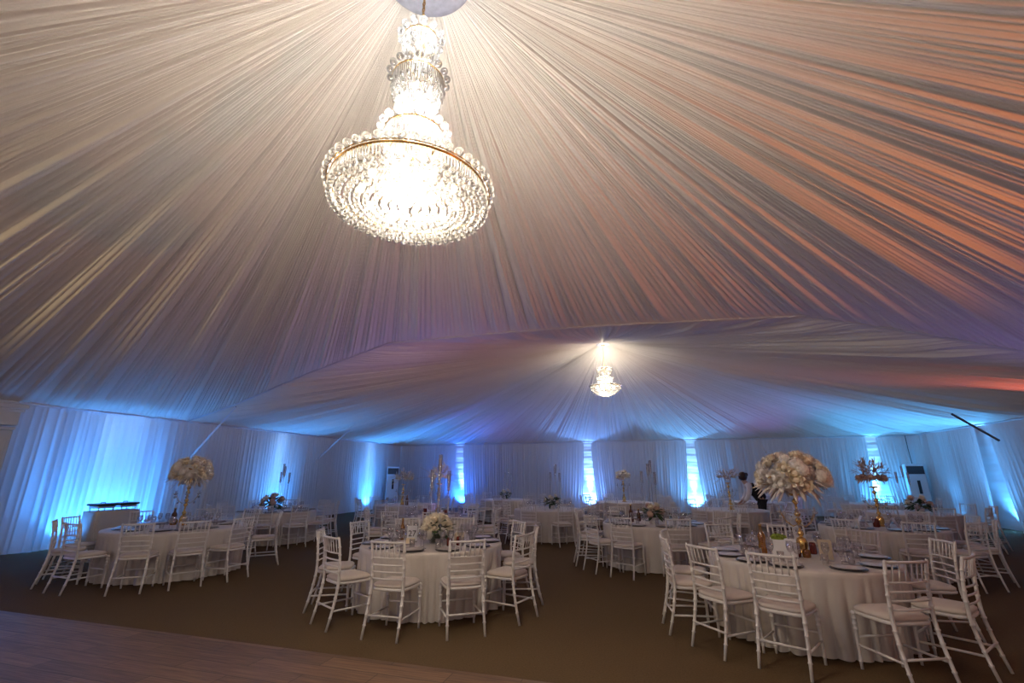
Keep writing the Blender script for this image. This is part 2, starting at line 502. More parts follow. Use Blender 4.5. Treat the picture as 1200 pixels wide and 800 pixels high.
# ------------------------------------------------------------------ chairs
FEW_RINGS = (0.10, 0.20, 0.30, 0.40)
def leg_path(side, front, detail):
    if front:
        pts = [(.19 * side, .185, 0), (.19 * side, .185, .10), (.188 * side, .183, .20), (.187 * side, .18, .30), (.186 * side, .178, .435)]
        rad = [.0115, .0135, .0145, .0155, .017]
    else:
        pts = [(.192 * side, -.295, 0), (.19 * side, -.262, .12), (.187 * side, -.232, .25), (.184 * side, -.212, .36), (.182 * side, -.203, .45),
               (.181 * side, -.204, .56), (.182 * side, -.212, .68), (.184 * side, -.226, .79), (.187 * side, -.246, .885), (.1875 * side, -.25, .905)]
        rad = [.012, .0135, .0145, .0155, .016, .0145, .014, .0135, .0135, .009]
    if not detail: return pts, rad
    P, Q = [], []
    hs = (.12, .21, .30, .39, .56, .64, .72, .80) if not front else (.06, .30, .34, .38, .42)
    zs = [p_[2] for p_ in pts]
    allz = sorted(set([round(z, 4) for z in zs] + [round(h + d, 4) for h in hs for d in (-.009, -.004, .004, .009)]))
    for z in allz:
        if z > zs[-1]: continue
        x = float(np.interp(z, zs, [p_[0] for p_ in pts])); y = float(np.interp(z, zs, [p_[1] for p_ in pts])); r = float(np.interp(z, zs, rad))
        if any(abs(z - h) <= .005 for h in hs): r *= 1.3
        P.append((x, y, z)); Q.append(r)
    return P, Q

def rail_pts(z, bow=.022, n=7):
    zs = [.45, .56, .68, .79, .885]; ys = [-.203, -.204, -.212, -.226, -.246]
    y = float(np.interp(z, zs, ys))
    return [(-.184 + .368 * i / (n - 1), y - bow * math.sin(PI * i / (n - 1)), z) for i in range(n)]

def seat_ring(w, d, z, k=0.28, n=24):
    out = []
    for i in range(n):
        a = 2 * PI * i / n; c, s_ = math.cos(a), math.sin(a)
        x = w * math.copysign(abs(c) ** .45, c); y = d * math.copysign(abs(s_) ** .45, s_)
        x *= 1 + .05 * y / d
        out.append((x, y - .005, z))
    return out

def chair_meshes(detail):
    me = {}
    sg = 10 if detail else 6
    for nm, side, fr in (('fl', -1, True), ('fr', 1, True), ('bl', -1, False), ('br', 1, False)):
        P, Q = leg_path(side, fr, detail); me[nm] = MB().tube(P, Q, sg).mesh('leg', 'chair')
    b = MB().loft([seat_ring(.195, .195, .418), seat_ring(.203, .203, .424), seat_ring(.203, .203, .442), seat_ring(.195, .195, .447)])
    me['seat'] = b.mesh('seat_frame', 'chair')
    b = MB().loft([seat_ring(.190, .185, .447), seat_ring(.203, .198, .456), seat_ring(.203, .198, .472), seat_ring(.185, .18, .487), seat_ring(.11, .11, .494)])
    me['cushion'] = b.mesh('cushion', 'cushion')
    me['top'] = MB().tube(rail_pts(.886), .0115, sg).mesh('top_rail', 'chair')
    for k, z in enumerate((.735, .665, .60, .535)):
        me['rail%d' % k] = MB().tube(rail_pts(z), .0085, sg).mesh('back_rail', 'chair')
    t_, l_ = rail_pts(.886, n=9), rail_pts(.735, n=9)
    for k in range(6):
        u = (k + 1) / 7 * 8; i = int(u); fr_ = u - i
        A = Vector(l_[i]).lerp(Vector(l_[i + 1]), fr_); B = Vector(t_[i]).lerp(Vector(t_[i + 1]), fr_)
        if detail:
            pts = [A.lerp(B, q) for q in (0, .3, .42, .5, .58, .7, 1)]; rr = [.006, .006, .0075, .0085, .0075, .006, .006]
        else: pts = [A, B]; rr = [.0065, .0065]
        me['sp%d' % k] = MB().tube(pts, rr, 6 if detail else 4).mesh('spindle', 'chair')
    me['sb'] = MB().tube([(-.188, -.243, .205), (.188, -.243, .205)], .0095, sg).mesh('stretcher', 'chair')
    me['sf'] = MB().tube([(-.187, .182, .24), (.187, .182, .24)], .0095, sg).mesh('stretcher', 'chair')
    for k, sd in enumerate((-1, 1)):
        me['ss%d' % k] = MB().tube([(.188 * sd, -.248, .18), (.188 * sd, .183, .18)], .0095, sg).mesh('stretcher', 'chair')
    return me

NAMES = {'fl': 'leg', 'fr': 'leg', 'bl': 'leg', 'br': 'leg', 'seat': 'seat_frame', 'cushion': 'seat_cushion', 'top': 'top_rail',
         'sb': 'stretcher', 'sf': 'stretcher', 'ss0': 'stretcher', 'ss1': 'stretcher'}
def join(meshes, name, m):
    mb = MB()
    for me in meshes: mb.add([v.co for v in me.vertices], [tuple(q.vertices) for q in me.polygons])
    return mb.mesh(name, m)

near = chair_meshes(True)
lowm = chair_meshes(False)
mid = {'fl': lowm['fl'], 'fr': lowm['fr'], 'bl': lowm['bl'], 'br': lowm['br'], 'seat': lowm['seat'], 'cushion': lowm['cushion'],
       'backrest': join([lowm[k] for k in lowm if k[:2] in ('to', 'ra', 'sp')], 'backrest', 'chair'),
       'sb': lowm['sb'], 'sf': lowm['sf'], 'ss0': lowm['ss0'], 'ss1': lowm['ss1']}
far = {'frame': join([lowm[k] for k in lowm if k != 'cushion'], 'frame', 'chair'), 'cushion': lowm['cushion']}

def make_chair(parts, nm):
    o = bpy.data.objects.new('banquet_chair', None); COL.objects.link(o); o.empty_display_size = .1
    for k, me in parts.items():
        n = NAMES.get(k) or ('back_rail' if k.startswith('rail') else 'spindle' if k.startswith('sp') else k)
        link(n, me, o)
    return o
PROTO = {}
def place_chair(lod, x, y, rz):
    """x, y: point midway between the two rear feet; rz: heading of the seat"""
    if lod not in PROTO:
        o = PROTO[lod] = make_chair({'near': near, 'mid': mid, 'far': far}[lod], lod)
    else:
        o = copy_tree(PROTO[lod])
    # local rear feet at y = -.295
    o.location = (x + .295 * math.cos(rz), y + .295 * math.sin(rz), 0)
    o.rotation_euler = (0, 0, rz - PI / 2)
    return o

# ------------------------------------------------------------------ tables
TOP = .71
def cloth_mesh(r, seed, nf=44, seg=400):
    g = np.random.default_rng(seed)
    a = np.linspace(0, 2 * PI, seg, endpoint=False)
    w = g.uniform(.5, 1.5, nf); e = np.concatenate([[0], np.cumsum(w)]); e = e / e[-1] * 2 * PI
    dep = g.uniform(.25, 1.0, nf)
    k = np.clip(np.searchsorted(e, a, side='right') - 1, 0, nf - 1)
    u = (a - e[k]) / (e[k + 1] - e[k])
    f = dep[k] * (np.sin(PI * u) ** .7)
    rows = []
    for rr, z in ((0.001, TOP), (.3 * r, TOP), (.6 * r, TOP), (.85 * r, TOP), (.965 * r, TOP - .001), (.988 * r, TOP - .006), (r, TOP - .02)):
        rows.append(np.stack([rr * np.cos(a), rr * np.sin(a), np.full(seg, z)], -1))
    for t in np.linspace(.06, 1, 12):
        amp = .105 * t ** .8
        rr = r + .006 * t + amp * f - .72 * amp
        z = (TOP - .02) * (1 - t) + .012 * t
        sw = a + .02 * t * np.sin(3 * a + seed)
        rows.append(np.stack([rr * np.cos(sw), rr * np.sin(sw), np.full(seg, z)], -1))
    V = np.array(rows)[::-1]
    return grid_mesh('tablecloth', V, 'cloth', close=True)

TABLES = [  # key, x, y, descriptor, lod, phase(deg), number of chairs, explicit rear-foot positions
    ('T1', -2.9, 5.9, 'front centre table', 'near'),
    ('T2', 1.4, 6.1, 'front right table', 'near'),
    ('T3', -7.93, 6.35, 'front left table', 'near'),
    ('T7', -9.1, 9.8, 'second-row table by left wall', 'mid'),
    ('T8', -4.6, 9.4, 'second-row table behind front centre table', 'mid'),
    ('T4', -0.15, 9.4, 'second-row table behind the front aisle', 'mid'),
    ('T5', 3.6, 9.9, 'second-row table behind front right table', 'mid'),
    ('T9', -7.3, 12.9, 'third-row table at left', 'far'),
    ('T6', -2.75, 12.3, 'third-row centre table', 'far'),
    ('T11', 1.7, 13.4, 'third-row table beside the waiter', 'far'),
    ('T12', 5.6, 13.6, 'third-row table at right', 'far'),
    ('T10', -5.3, 16.5, 'back-row table at left', 'far'),
    ('T14', -1.1, 16.2, 'back-row centre table', 'far'),
    ('T15', 3.0, 17.6, 'back-row table right of centre', 'far'),
    ('T13', 6.4, 17.4, 'back-row table at right', 'far'),
]
TP = {t[0]: (t[1], t[2]) for t in TABLES}
ROW = {'T1': 'tablecloth with satin sheen', 'T2': '', 'T3': ''}
EXPL = {  # measured rear-foot midpoints (x, y) or angles in degrees around the table
    'T1': [-83, -49, -15, -118, 20, 50, 97, 133, 166, -152],
    'T2': [-164, -137, -112, -71, -39, 8, 46, 82, 117, 168],
    'T3': [-92, -56, -31, -5, -122, -149, 165, 125, 90, 45],
    'T4': [-136, -110, -74, -164, -38, -5, 30, 75, 120, 165],
    'T7': [-58, -28, -90, -125, 5, 40, 80, 120, 155, 195],
    'T8': [-65, -100, -30, 0, 40, 80, 120, 160, 200, 232],
    'T5': [-60, -25, -92, -128, 8, 45, 85, 125, 160, 195],
    'T11': [-90, -54, -18, 12, 95, 128, 162, 198, 234],
    'T6': [-62, -97, -28, -130, 8, 45, 85, 122, 158, 196],
}
ords = ['first', 'second', 'third', 'fourth', 'fifth', 'sixth', 'seventh', 'eighth', 'ninth', 'tenth']
import collections
SKIP = set()
def build_tables():
    for i, (k, x, y, d, lod) in enumerate(TABLES):
        o = link('banquet_table', cloth_mesh(1.04 if k == 'T3' else .91, 50 + i)); o.location = (x, y, 0)
        tag(o, 'round %s under a floor-length white cloth' % d, 'table', 'round banquet tables')
        A = EXPL.get(k) or [(-90 + 36 * j + rng.uniform(-6, 6) + (i * 11) % 36) for j in range(10)]
        side = {'near': [], 'far': []}
        for j, a in enumerate(A):
            a = R(a); r = (1.58 if k == 'T3' else 1.435 if k == 'T1' else 1.45 if k == 'T2' else 1.475) + rng.uniform(-.01, .05)
            cx, cy = x + r * math.cos(a), y + r * math.sin(a)
            away = (cx * 1.0 + cy * 1.0)
            # near side = closer to the camera than the table centre
            s_ = 'near' if math.hypot(cx, cy) < math.hypot(x, y) else 'far'
            side[s_].append((screen((cx, cy, .7))[0], cx, cy, a + PI + R(rng.uniform(-7, 7)), k, j))
        for s_ in side:
            side[s_].sort()
            for n, (sx, cx, cy, rz, kk, j) in enumerate(side[s_]):
                if (kk, s_, n) in SKIP: continue
                c = place_chair(lod, cx, cy, rz)
                tag(c, 'white spindle-back chair, %s from left on %s side of %s' % (ords[n], 'near' if s_ == 'near' else 'far', d),
                    'chair', 'white chairs around the ' + d)
build_tables()

# ------------------------------------------------------------------ tableware
def lathe_mesh(name, prof, m, seg=14, caps=True):
    return MB().lathe(prof, seg, (0, 0, 0), caps).mesh(name, m)
WINE = lathe_mesh('wine_glass', [(.033, 0), (.034, .003), (.006, .008), (.0045, .05), (.005, .085), (.022, .098), (.036, .13), (.035, .165), (.030, .195),
                                 (.0285, .195), (.0335, .165), (.0345, .13), (.021, .1), (.002, .092)], 'glass', 12)
TUMB = lathe_mesh('water_glass', [(.026, 0), (.03, .004), (.034, .10), (.0325, .10), (.028, .008), (.002, .007)], 'glass', 12)
PL = {'plate': lathe_mesh('plate', [(.08, .012), (.10, .013), (.135, .022), (.136, .025), (.10, .017), (.002, .016)], 'plate', 28),
      'rim': lathe_mesh('shadow_charger_rim', [(.09, 0), (.15, .006), (.156, .011), (.15, .012), (.10, .008), (.002, .008)], 'rim', 28)}
def table_setting(k, desc, nseat, per_glass, plates=True):
    x, y = TP[k]; A = EXPL.get(k) or [36 * j for j in range(10)]
    for j, a in enumerate(A[:nseat]):
        a = R(a)
        if plates:
            o = bpy.data.objects.new('dinner_plate', None); COL.objects.link(o); o.empty_display_size = .05
            o.location = (x + .74 * math.cos(a), y + .74 * math.sin(a), TOP)
            link('plate', PL['plate'], o); link('shadow_charger_rim', PL['rim'], o)
            tag(o, 'cream plate on a shadow-coloured charger laid on the %s' % desc, 'plate', 'plates on the ' + desc)
        for g in range(per_glass):
            b = a + (.15, -.13, .02)[g] ; rr = (.56, .54, .45)[g]
            me = WINE if g != 1 else TUMB
            o = link('wine_glass' if g != 1 else 'water_glass', me)
            o.location = (x + rr * math.cos(b), y + rr * math.sin(b), TOP + .001)
            if g != 1: tag(o, 'clear stemmed wine glass standing on the %s' % desc, 'glass', 'wine glasses on the ' + desc)
            else: tag(o, 'low clear water tumbler standing on the %s' % desc, 'glass', 'water tumblers on the ' + desc)
for k, n_, g_ in (('T1', 10, 3), ('T2', 10, 3), ('T3', 10, 3), ('T4', 10, 2), ('T5', 10, 2), ('T7', 8, 2), ('T8', 10, 2),
                  ('T6', 10, 1), ('T9', 10, 1), ('T11', 10, 1), ('T12', 10, 1)):
    d = [t[3] for t in TABLES if t[0] == k][0]
    table_setting(k, d, n_, g_, plates=k in ('T1', 'T2', 'T3', 'T4', 'T5', 'T7', 'T8'))

def bottle(x, y, m, label, h=.29, r=.036, z=TOP):
    t = thing('bottle', label, 'bottle', (x, y, z))
    MB().lathe([(r * .9, 0), (r, .008), (r, h * .55), (r * .9, h * .64), (r * .42, h * .76), (r * .36, h * .93), (r * .42, h * .935), (r * .42, h * .955), (r * .36, h * .96)], 14).build('body', m, t)
    MB().lathe([(r * .44, h * .955), (r * .44, h), (r * .3, h + .004)], 12).build('cap', 'gold', t)
    return t
bottle(1.08, 6.20, 'amber', 'amber glass bottle standing on the front right table', .30, .042)
bottle(-3.40, 5.98, 'amber', 'slim amber bottle beside the number card on front centre table', .27, .030)
bottle(-8.42, 6.62, 'brown', 'dark brown bottle left of tall flower stand on front left table', .27, .045)
bottle(-.53, 9.42, 'brown', 'brown bottle left of low flowers on table behind the front aisle', .30, .042)
bottle(-.40, 9.60, 'brown', 'small brown bottle touching low flowers on table behind the front aisle', .22, .035)
bottle(-7.02, 12.5, 'brown', 'small dark bottle on third-row table at left', .28, .04)

def jar(x, y, m, label, r=.04, h=.09, z=TOP):
    return tag(MB().lathe([(r * .8, 0), (r, .01), (r, h * .8), (r * .8, h), (r * .7, h), (r * .9, h * .8), (r * .9, .015), (.002, .012)], 14).build('candle_jar', m, None, True, (x, y, z)), label, 'jar')
jar(1.37, 6.02, 'redglass', 'dark brown candle jar at foot of gold stand, front right table', .045, .11)
jar(1.46, 6.00, 'amber', 'orange candle jar right of gold stand, front right table', .04, .08)
jar(1.60, 6.28, 'redglass', 'dark red glass between card and stand on front right table', .035, .12)
jar(-2.53, 5.62, 'redglass', 'dark red candle glass right of roses on front centre table', .035, .10)
jar(-2.46, 5.74, 'redglass', 'second dark red candle glass, rightmost beside roses on front centre table', .032, .10)
jar(-4.40, 9.50, 'redglass', 'dark red candle glass on table behind front centre table, right', .05, .13)
jar(-5.0, 9.72, 'redglass', 'dark red candle glass on table behind front centre table, left', .05, .13)
jar(-8.25, 6.50, 'amber', 'low amber candle glass right of brown bottle, front left table', .06, .09)
jar(3.48, 9.70, 'redglass', 'dark red candle jar at foot of the plume stand', .05, .13)

def frame_card(x, y, rz, w, h, label, txt=None, name='table_card', m='card', z=TOP):
    t = thing(name, label, 'card', (x, y, z), rz)
    MB().box((0, 0, h / 2 + .012), (w, .006, h), 0, .002).build('card', m, t, False)
    MB().box((0, 0, .008), (w * 1.05, .05, .016), 0, .004).build('holder', 'acrylic', t, False)
    if txt:
        cu = bpy.data.curves.new('number', 'FONT'); cu.body = txt; cu.size = h * .55; cu.align_x = 'CENTER'; cu.extrude = .0008
        o = bpy.data.objects.new('number', cu); COL.objects.link(o); o.parent = t
        o.location = (0, -.0045, h * .38); o.rotation_euler = (PI / 2, 0, 0)
        cu.materials.append(M['ink'])
        bpy.context.view_layer.update()
        me = bpy.data.meshes.new_from_object(o); mt, lo, ro = None, o.location.copy(), o.rotation_euler.copy()
        bpy.data.objects.remove(o); o = link('number', me, t); o.location = lo; o.rotation_euler = ro
    return t
frame_card(-3.15, 5.80, R(22), .13, .19, 'white table number card left of roses on front centre table', '27')
frame_card(-3.05, 5.58, R(20), .11, .07, 'small cream place card in front of the table number card', None, 'place_card', 'cream')
frame_card(1.30, 5.90, R(-8), .11, .18, 'white upright card in front of mossy planter on front right table')
frame_card(1.60, 5.84, R(-20), .12, .19, 'pale glazed card frame right of gold stand on front right table', None, 'table_card', 'beige')
def tent_card(x, y, rz, w, h, label, z=TOP):
    mb = MB(); mb.loft([[(-w / 2, -h * .5, 0), (w / 2, -h * .5, 0), (w / 2, -h * .5 + .004, 0), (-w / 2, -h * .5 + .004, 0)],
                        [(-w / 2, -.002, h), (w / 2, -.002, h), (w / 2, .002, h), (-w / 2, .002, h)],
                        [(-w / 2, h * .5 - .004, 0), (w / 2, h * .5 - .004, 0), (w / 2, h * .5, 0), (-w / 2, h * .5, 0)]], True, True)
    o = mb.build('tent_card', 'card', None, False, (x, y, z)); o.rotation_euler = (0, 0, rz)
    return tag(o, label, 'card')
tent_card(1.70, 6.14, R(60), .16, .13, 'folded white tent card lying open on front right table')
tent_card(3.33, 9.85, R(80), .2, .17, 'folded white tent card left of the plume stand')
tent_card(3.75, 9.78, R(60), .2, .15, 'folded white tent card right of the plume stand')
t = thing('planter', 'white square planter topped with green moss on front right table', 'planter', (1.22, 6.05, TOP), R(-12))
MB().loft([[(-.07, -.07, 0), (.07, -.07, 0), (.07, .07, 0), (-.07, .07, 0)], [(-.08, -.08, .17), (.08, -.08, .17), (.08, .08, .17), (-.08, .08, .17)]]).build('pot', 'card', t, False)
mb = MB(); mb.ball((0, 0, .165), .075, 14, 8, .55)
for q in range(40):
    a = rng.uniform(0, 6.28); r_ = .075 * math.sqrt(rng.random())
    mb.ball((r_ * math.cos(a), r_ * math.sin(a), .19 + .025 * (1 - (r_ / .08) ** 2)), rng.uniform(.009, .017), 6, 4)
mb.build('moss', 'moss', t)
# bread basket like box with flowers on T1
t = thing('gift_box', 'small beige box with cream bow right of roses on front centre table', 'box', (-2.58, 6.04, TOP), R(15))
MB().box((0, 0, .055), (.12, .10, .11), 0, .006).build('box', 'cream', t, False)
mb = MB()
for q in range(5): mb.blade((0, 0, .11), (math.cos(q * 1.26), math.sin(q * 1.26), .7), .07, .045, 1.2)
mb.build('bow', 'white_flower', t)

# ------------------------------------------------------------------ flowers
def rose_mesh(seed, m='roseflower', name='rose'):
    g = random.Random(seed); mb = MB()
    mb.ball((0, 0, .1), .42, 10, 7, 1.1)
    for ring, (n, r, tilt, sz) in enumerate(((4, .30, .25, .62), (5, .46, .55, .72), (6, .60, 1.0, .74))):
        for q in range(n):
            a = 2 * PI * (q + .5 * ring) / n + g.uniform(-.15, .15)
            ca, sa = math.cos(a), math.sin(a)
            V = []
            for iu in range(5):
                for iv in range(5):
                    u = (iu / 4 - .5) * 1.9; v = iv / 4
                    w = sz * math.sin(PI * (.12 + .76 * v)) * .62
                    lx = w * math.sin(u) ; out = r + (math.cos(u) - 1) * w * .7 + tilt * .45 * v * v
                    z = -.35 + v * (1.05 - .25 * tilt) - (.10 if iv == 4 else 0) * tilt
                    V.append((ca * out - sa * lx, sa * out + ca * lx, z))
            F = [(i * 5 + j, i * 5 + j + 1, (i + 1) * 5 + j + 1, (i + 1) * 5 + j) for i in range(4) for j in range(4)]
            mb.add(V, F)
    return mb.mesh(name, m)
ROSES = [rose_mesh(s) for s in range(3)]
WROSES = [rose_mesh(s + 5, 'white_flower', 'white_rose') for s in range(3)]
def hydrangea_mesh(seed, m='white_flower'):
    g = random.Random(seed); mb = MB()
    for q in range(90):
        z = 1 - 2 * (q + .5) / 90; a = q * 2.399963; rr = math.sqrt(1 - z * z)
        d = Vector((rr * math.cos(a), rr * math.sin(a), z)); p = d * g.uniform(.82, 1.0)
        sd = d.cross(Vector((.3, .5, .8))).normalized(); up = d.cross(sd)
        for h in range(4):
            e = (sd * math.cos(h * PI / 2 + q) + up * math.sin(h * PI / 2 + q))
            f_ = d.cross(e)
            mb.add([tuple(p), tuple(p + e * .13 + f_ * .09 + d * .04), tuple(p + e * .2 + d * .03), tuple(p + e * .13 - f_ * .09 + d * .04)], [(0, 1, 2, 3)])
    mb.ball((0, 0, 0), .78, 10, 7)
    return mb.mesh('hydrangea', m)
HYD = [hydrangea_mesh(s) for s in range(2)]
def put(name, me, parent, loc, s, d=None):
    o = link(name, me, parent); o.location = loc; o.scale = (s, s, s)
    if d is not None: o.rotation_euler = Vector((0, 0, 1)).rotation_difference(Vector(d)).to_euler()
    return o
def leaves(n, c, r, L, w, seed, mb=None, droop=.4, zmin=-.4, zmax=1.0, squash=.6):
    g = random.Random(seed); mb = mb or MB()
    for q in range(n):
        a = g.uniform(0, 2 * PI); z = g.uniform(zmin, zmax)
        d = Vector((math.cos(a) * math.sqrt(max(0, 1 - z * z)), math.sin(a) * math.sqrt(max(0, 1 - z * z)), z))
        p = Vector(c) + Vector((d.x * r, d.y * r, d.z * r * squash))
        d = (d + Vector((g.uniform(-.4, .4), g.uniform(-.4, .4), g.uniform(-.3, .3)))).normalized()
        mb.blade(p, d, L * g.uniform(.6, 1.2), w * g.uniform(.7, 1.2), droop, 4, .001)
    return mb

def candelabrum(k, label, dx=0, dy=0, n=5, near_=False):
    x, y = TP[k]
    t = thing('candelabrum', label, 'candelabrum', (x + dx, y + dy, TOP))
    MB().lathe([(.12, 0), (.12, .012), (.03, .022), (.02, .05), (.012, .06)], 20).build('base', 'acrylic', t)
    H_ = [(.0, .0, .86), (-.13, .03, .72), (.12, .05, .70), (.05, -.10, .92), (-.06, .11, .80)]
    for q in range(n):
        a, b, h = H_[q]
        s = MB().tube([(0, 0, .03), (a * .8, b * .8, .10), (a, b, .22), (a, b, h - .06)], .0075, 7).build('stem', 'acrylic', t)
        MB().lathe([(.012, h - .07), (.022, h - .05), (.024, h - .03), (.02, h - .03), (.004, h - .045)], 10, (a, b, 0)).build('candle_cup', 'silver', s)
        MB().lathe([(.011, h - .045), (.011, h + .15), (.006, h + .155)], 8, (a, b, 0)).build('candle', 'candle', s)
        MB().lathe([(.024, h - .04), (.026, h + .20), (.0248, h + .20), (.0228, h - .04)], 10, (a, b, 0), False).build('glass_tube', 'glass', s)
    return t
def low_flowers(k, label, dx, dy, r, seed, nrose, green, pinks=0, near_=False):
    x, y = TP[k]
    t = thing('flower_arrangement', label, 'flowers', (x + dx, y + dy, TOP))
    MB().lathe([(.07, 0), (.085, .01), (.09, .10), (.082, .10), (.07, .015), (.002, .012)], 16).build('vase', 'glass' if near_ else 'card', t)
    MB().lathe([(.05, .014), (.068, .02), (.076, .095), (.03, .11)], 12).build('stems', 'leaf', t)
    leaves(green, (0, 0, .17), r * .62, r * .62, r * .34, seed, None, .4, -.5, .62).build('foliage', 'leaf', t)
    g = random.Random(seed)
    for q in range(nrose):
        z = .95 - 1.25 * (q + .5) / nrose; a = q * 2.4 + g.uniform(-.3, .3); h = math.sqrt(max(0, 1 - z * z))
        d = (h * math.cos(a), h * math.sin(a), z)
        p = (d[0] * r * .8, d[1] * r * .8, .18 + d[2] * r * .75)
        if pinks and q % 2: put('dried_bloom', HYDP, t, p, r * .30 * g.uniform(.8, 1.1), d)
        else: put('rose', g.choice(ROSES), t, p, r * (.33 if near_ else .28) * g.uniform(.85, 1.15), d)
    if near_:
        for q in range(6):
            a = q * 1.05 + .4
            put('hydrangea', HYD[q % 2], t, (r * .85 * math.cos(a), r * .85 * math.sin(a), .12 + .03 * (q % 2)), r * .27)
    return t
HYDP = hydrangea_mesh(9, 'pampas')

def tall_centre(k, label, dx, dy, fz, r, seed, style, detail=1, squash=.6):
    x, y = TP[k]; g = random.Random(seed)
    t = thing('tall_centrepiece', label, 'flowers', (x + dx, y + dy, TOP))
    hz = fz - TOP - r * .45                 # height of the stem top
    MB().lathe([(.075, 0), (.078, .012), (.05, .022), (.045, .03), (.055, .05), (.058, .11), (.045, .15), (.022, .17)], 18).build('base', 'gold', t)
    prof = [(.018, .165)]
    zz = .17
    while zz < hz - .08:
        prof += [(.012, zz), (.024, zz + .012), (.036, zz + .035), (.024, zz + .058), (.012, zz + .07)]; zz += .075 + (.06 if int(zz * 20) % 2 else .0)
    prof += [(.012, hz), (.06, hz + .01), (.07, hz + .02), (.05, hz + .03)]
    MB().lathe(prof, 14).build('stem', 'gold', t)
    # crystal arms with hanging drops
    na = 6 if detail else 4
    for q in range(na):
        a = 2 * PI * q / na + .3
        ca, sa = math.cos(a), math.sin(a)
        arm = MB().tube([(0, 0, hz - .30), (ca * .07, sa * .07, hz - .33), (ca * .14, sa * .14, hz - .28), (ca * .20, sa * .20, hz - .17)], .0035, 6).build('arm', 'brass', t)
        MB().lathe([(.004, -.02), (.028, 0), (.03, .005), (.010, .01), (.010, .05), (.004, .055)], 10, (ca * .20, sa * .20, hz - .17)).build('cup', 'acrylic', arm)
        if detail:
            MB().ball((ca * .20, sa * .20, hz - .225), .014, 8, 6, 1.6).ball((ca * .14, sa * .14, hz - .32), .012, 8, 6, 1.5).build('drop', 'crystal', arm)
    c = (0, 0, fz - TOP)
    if style == 'white':
        leaves(60, c, r * .60, r * .44, r * .11, seed, None, .35, -.7, .0, squash).build('dried_leaves', 'feather', t)
        leaves(7, c, r * .6, r * .5, r * .15, seed + 1, None, .4, -.5, .5, squash).build('foliage', 'tan', t)
        hc = put('hydrangea', HYD[0], t, (c[0], c[1], c[2] + r * .05), r * .66); hc.scale.z = r * .66 * squash * 1.05
        nb = 46 if detail else 14
        for q in range(nb):
            z = .98 - 1.25 * (q + .5) / nb; a = q * 2.4 + g.uniform(-.3, .3); h = math.sqrt(max(0, 1 - z * z))
            d = (h * math.cos(a), h * math.sin(a), z); p = (c[0] + d[0] * r * .82, c[1] + d[1] * r * .82, c[2] + d[2] * r * squash * .95)
            s_ = r * (g.uniform(.15, .215) if detail else g.uniform(.2, .3))
            kind = q % 4
            if kind == 3: put('hydrangea', HYD[q % 2], t, p, s_ * 1.0, d)
            elif kind == 1: put('white_rose', WROSES[q % 3], t, p, s_, d)
            else: put('rose', ROSES[q % 3], t, p, s_, d)
        if detail:
            for q in range(3):
                a = (2.5, 1.4, .2)[q]; mb = MB()
                b0 = Vector((math.cos(a) * r * .4, math.sin(a) * r * .4, c[2] + r * .4))
                for w in range(16):
                    u = w / 15
                    dd = Vector((math.cos(a) * .5, math.sin(a) * .5, 1)).normalized()
                    p0 = b0 + dd * (.22 * u)
                    sd = Vector((math.cos(w * 2.1), math.sin(w * 2.1), .7)).normalized()
                    mb.blade(p0, sd, .05 * (1.1 - u), .008, .6, 3, .001)
                mb.build('plume', ('tan', 'pampas', 'feather')[q], t)
    else:
        m1 = 'pampas' if style == 'pink' else 'pale_plume' if style == 'pale' else 'feather'
        mb = MB()
        npl = 26 if detail else 16
        for q in range(npl):
            z = g.uniform(-.15, .98); a = q * 2.4; h = math.sqrt(1 - z * z)
            d = Vector((h * math.cos(a), h * math.sin(a), z * .8)).normalized()
            for w in range(9):
                u = w / 8
                p0 = Vector(c) + Vector((d.x, d.y, d.z * squash * 1.1)) * r * (.25 + .45 * u)
                sd = (d + Vector((g.uniform(-.8, .8), g.uniform(-.8, .8), g.uniform(-.6, .6)))).normalized()
                mb.blade(p0, sd, r * .38 * (1.15 - .5 * u), r * .07, .5, 3, .001)
        mb.build('plume', m1, t)
        for q in range(5 if detail else 3):
            a = q * 1.3 + .5
            put('rose', ROSES[q % 3] if style != 'pink' else HYDP, t, (math.cos(a) * r * .5, math.sin(a) * r * .5, c[2] + r * .05 * (q % 2)), r * (.17 if style in ('pink', 'pale') else .26))
        leaves(8, c, r * .55, r * .8, r * .09, seed + 2, None, .2, -.2, .4, squash).build('dried_leaves', 'tan', t)
    return t

tall_centre('T2', 'tall gold stand with big white rose and dried leaf cluster, front right table', .12, .26, 1.51, .43, 3, 'white', 1, .70)
tall_centre('T3', 'tall gold stand with cream flowers and thin feathers, front left table', -.12, .15, 1.57, .37, 8, 'white', 1, .8)
tall_centre('T5', 'tall dark gold stand with dusty pink pampas plumes on second-row table', .02, 0, 1.50, .37, 12, 'pink', 1, 1.1)
tall_centre('T8', 'tall stand with ivory dried plumes behind the front centre candles', .03, .1, 1.51, .36, 15, 'ivory', 0, 1.05)
tall_centre('T9', 'tall stand with ivory feather plumes beside the left corner air conditioner', .02, -.2, 1.44, .40, 17, 'ivory', 0, 1.05)
tall_centre('T11', 'tall stand with pale pink plumes left of the waiter', .03, 0, 1.50, .37, 19, 'pale', 0, 1.05)
tall_centre('T14', 'small tall stand with yellow-cream roses against the back wall', 0, 0, 1.52, .27, 23, 'white', 0, .65)
low_flowers('T1', 'low dome of cream roses and greenery in glass vase, front centre table', .10, -.10, .21, 2, 17, 34, 0, True)
candelabrum('T1', 'tall clear candelabrum with five tube candles rising behind the cream roses', -.03, .20, 5, True)
low_flowers('T4', 'low green and dusty pink arrangement on table behind the front aisle', .02, -.1, .21, 4, 9, 46, 1)
candelabrum('T4', 'clear candelabrum rising from the green and dusty pink arrangement', -.02, .30, 4)
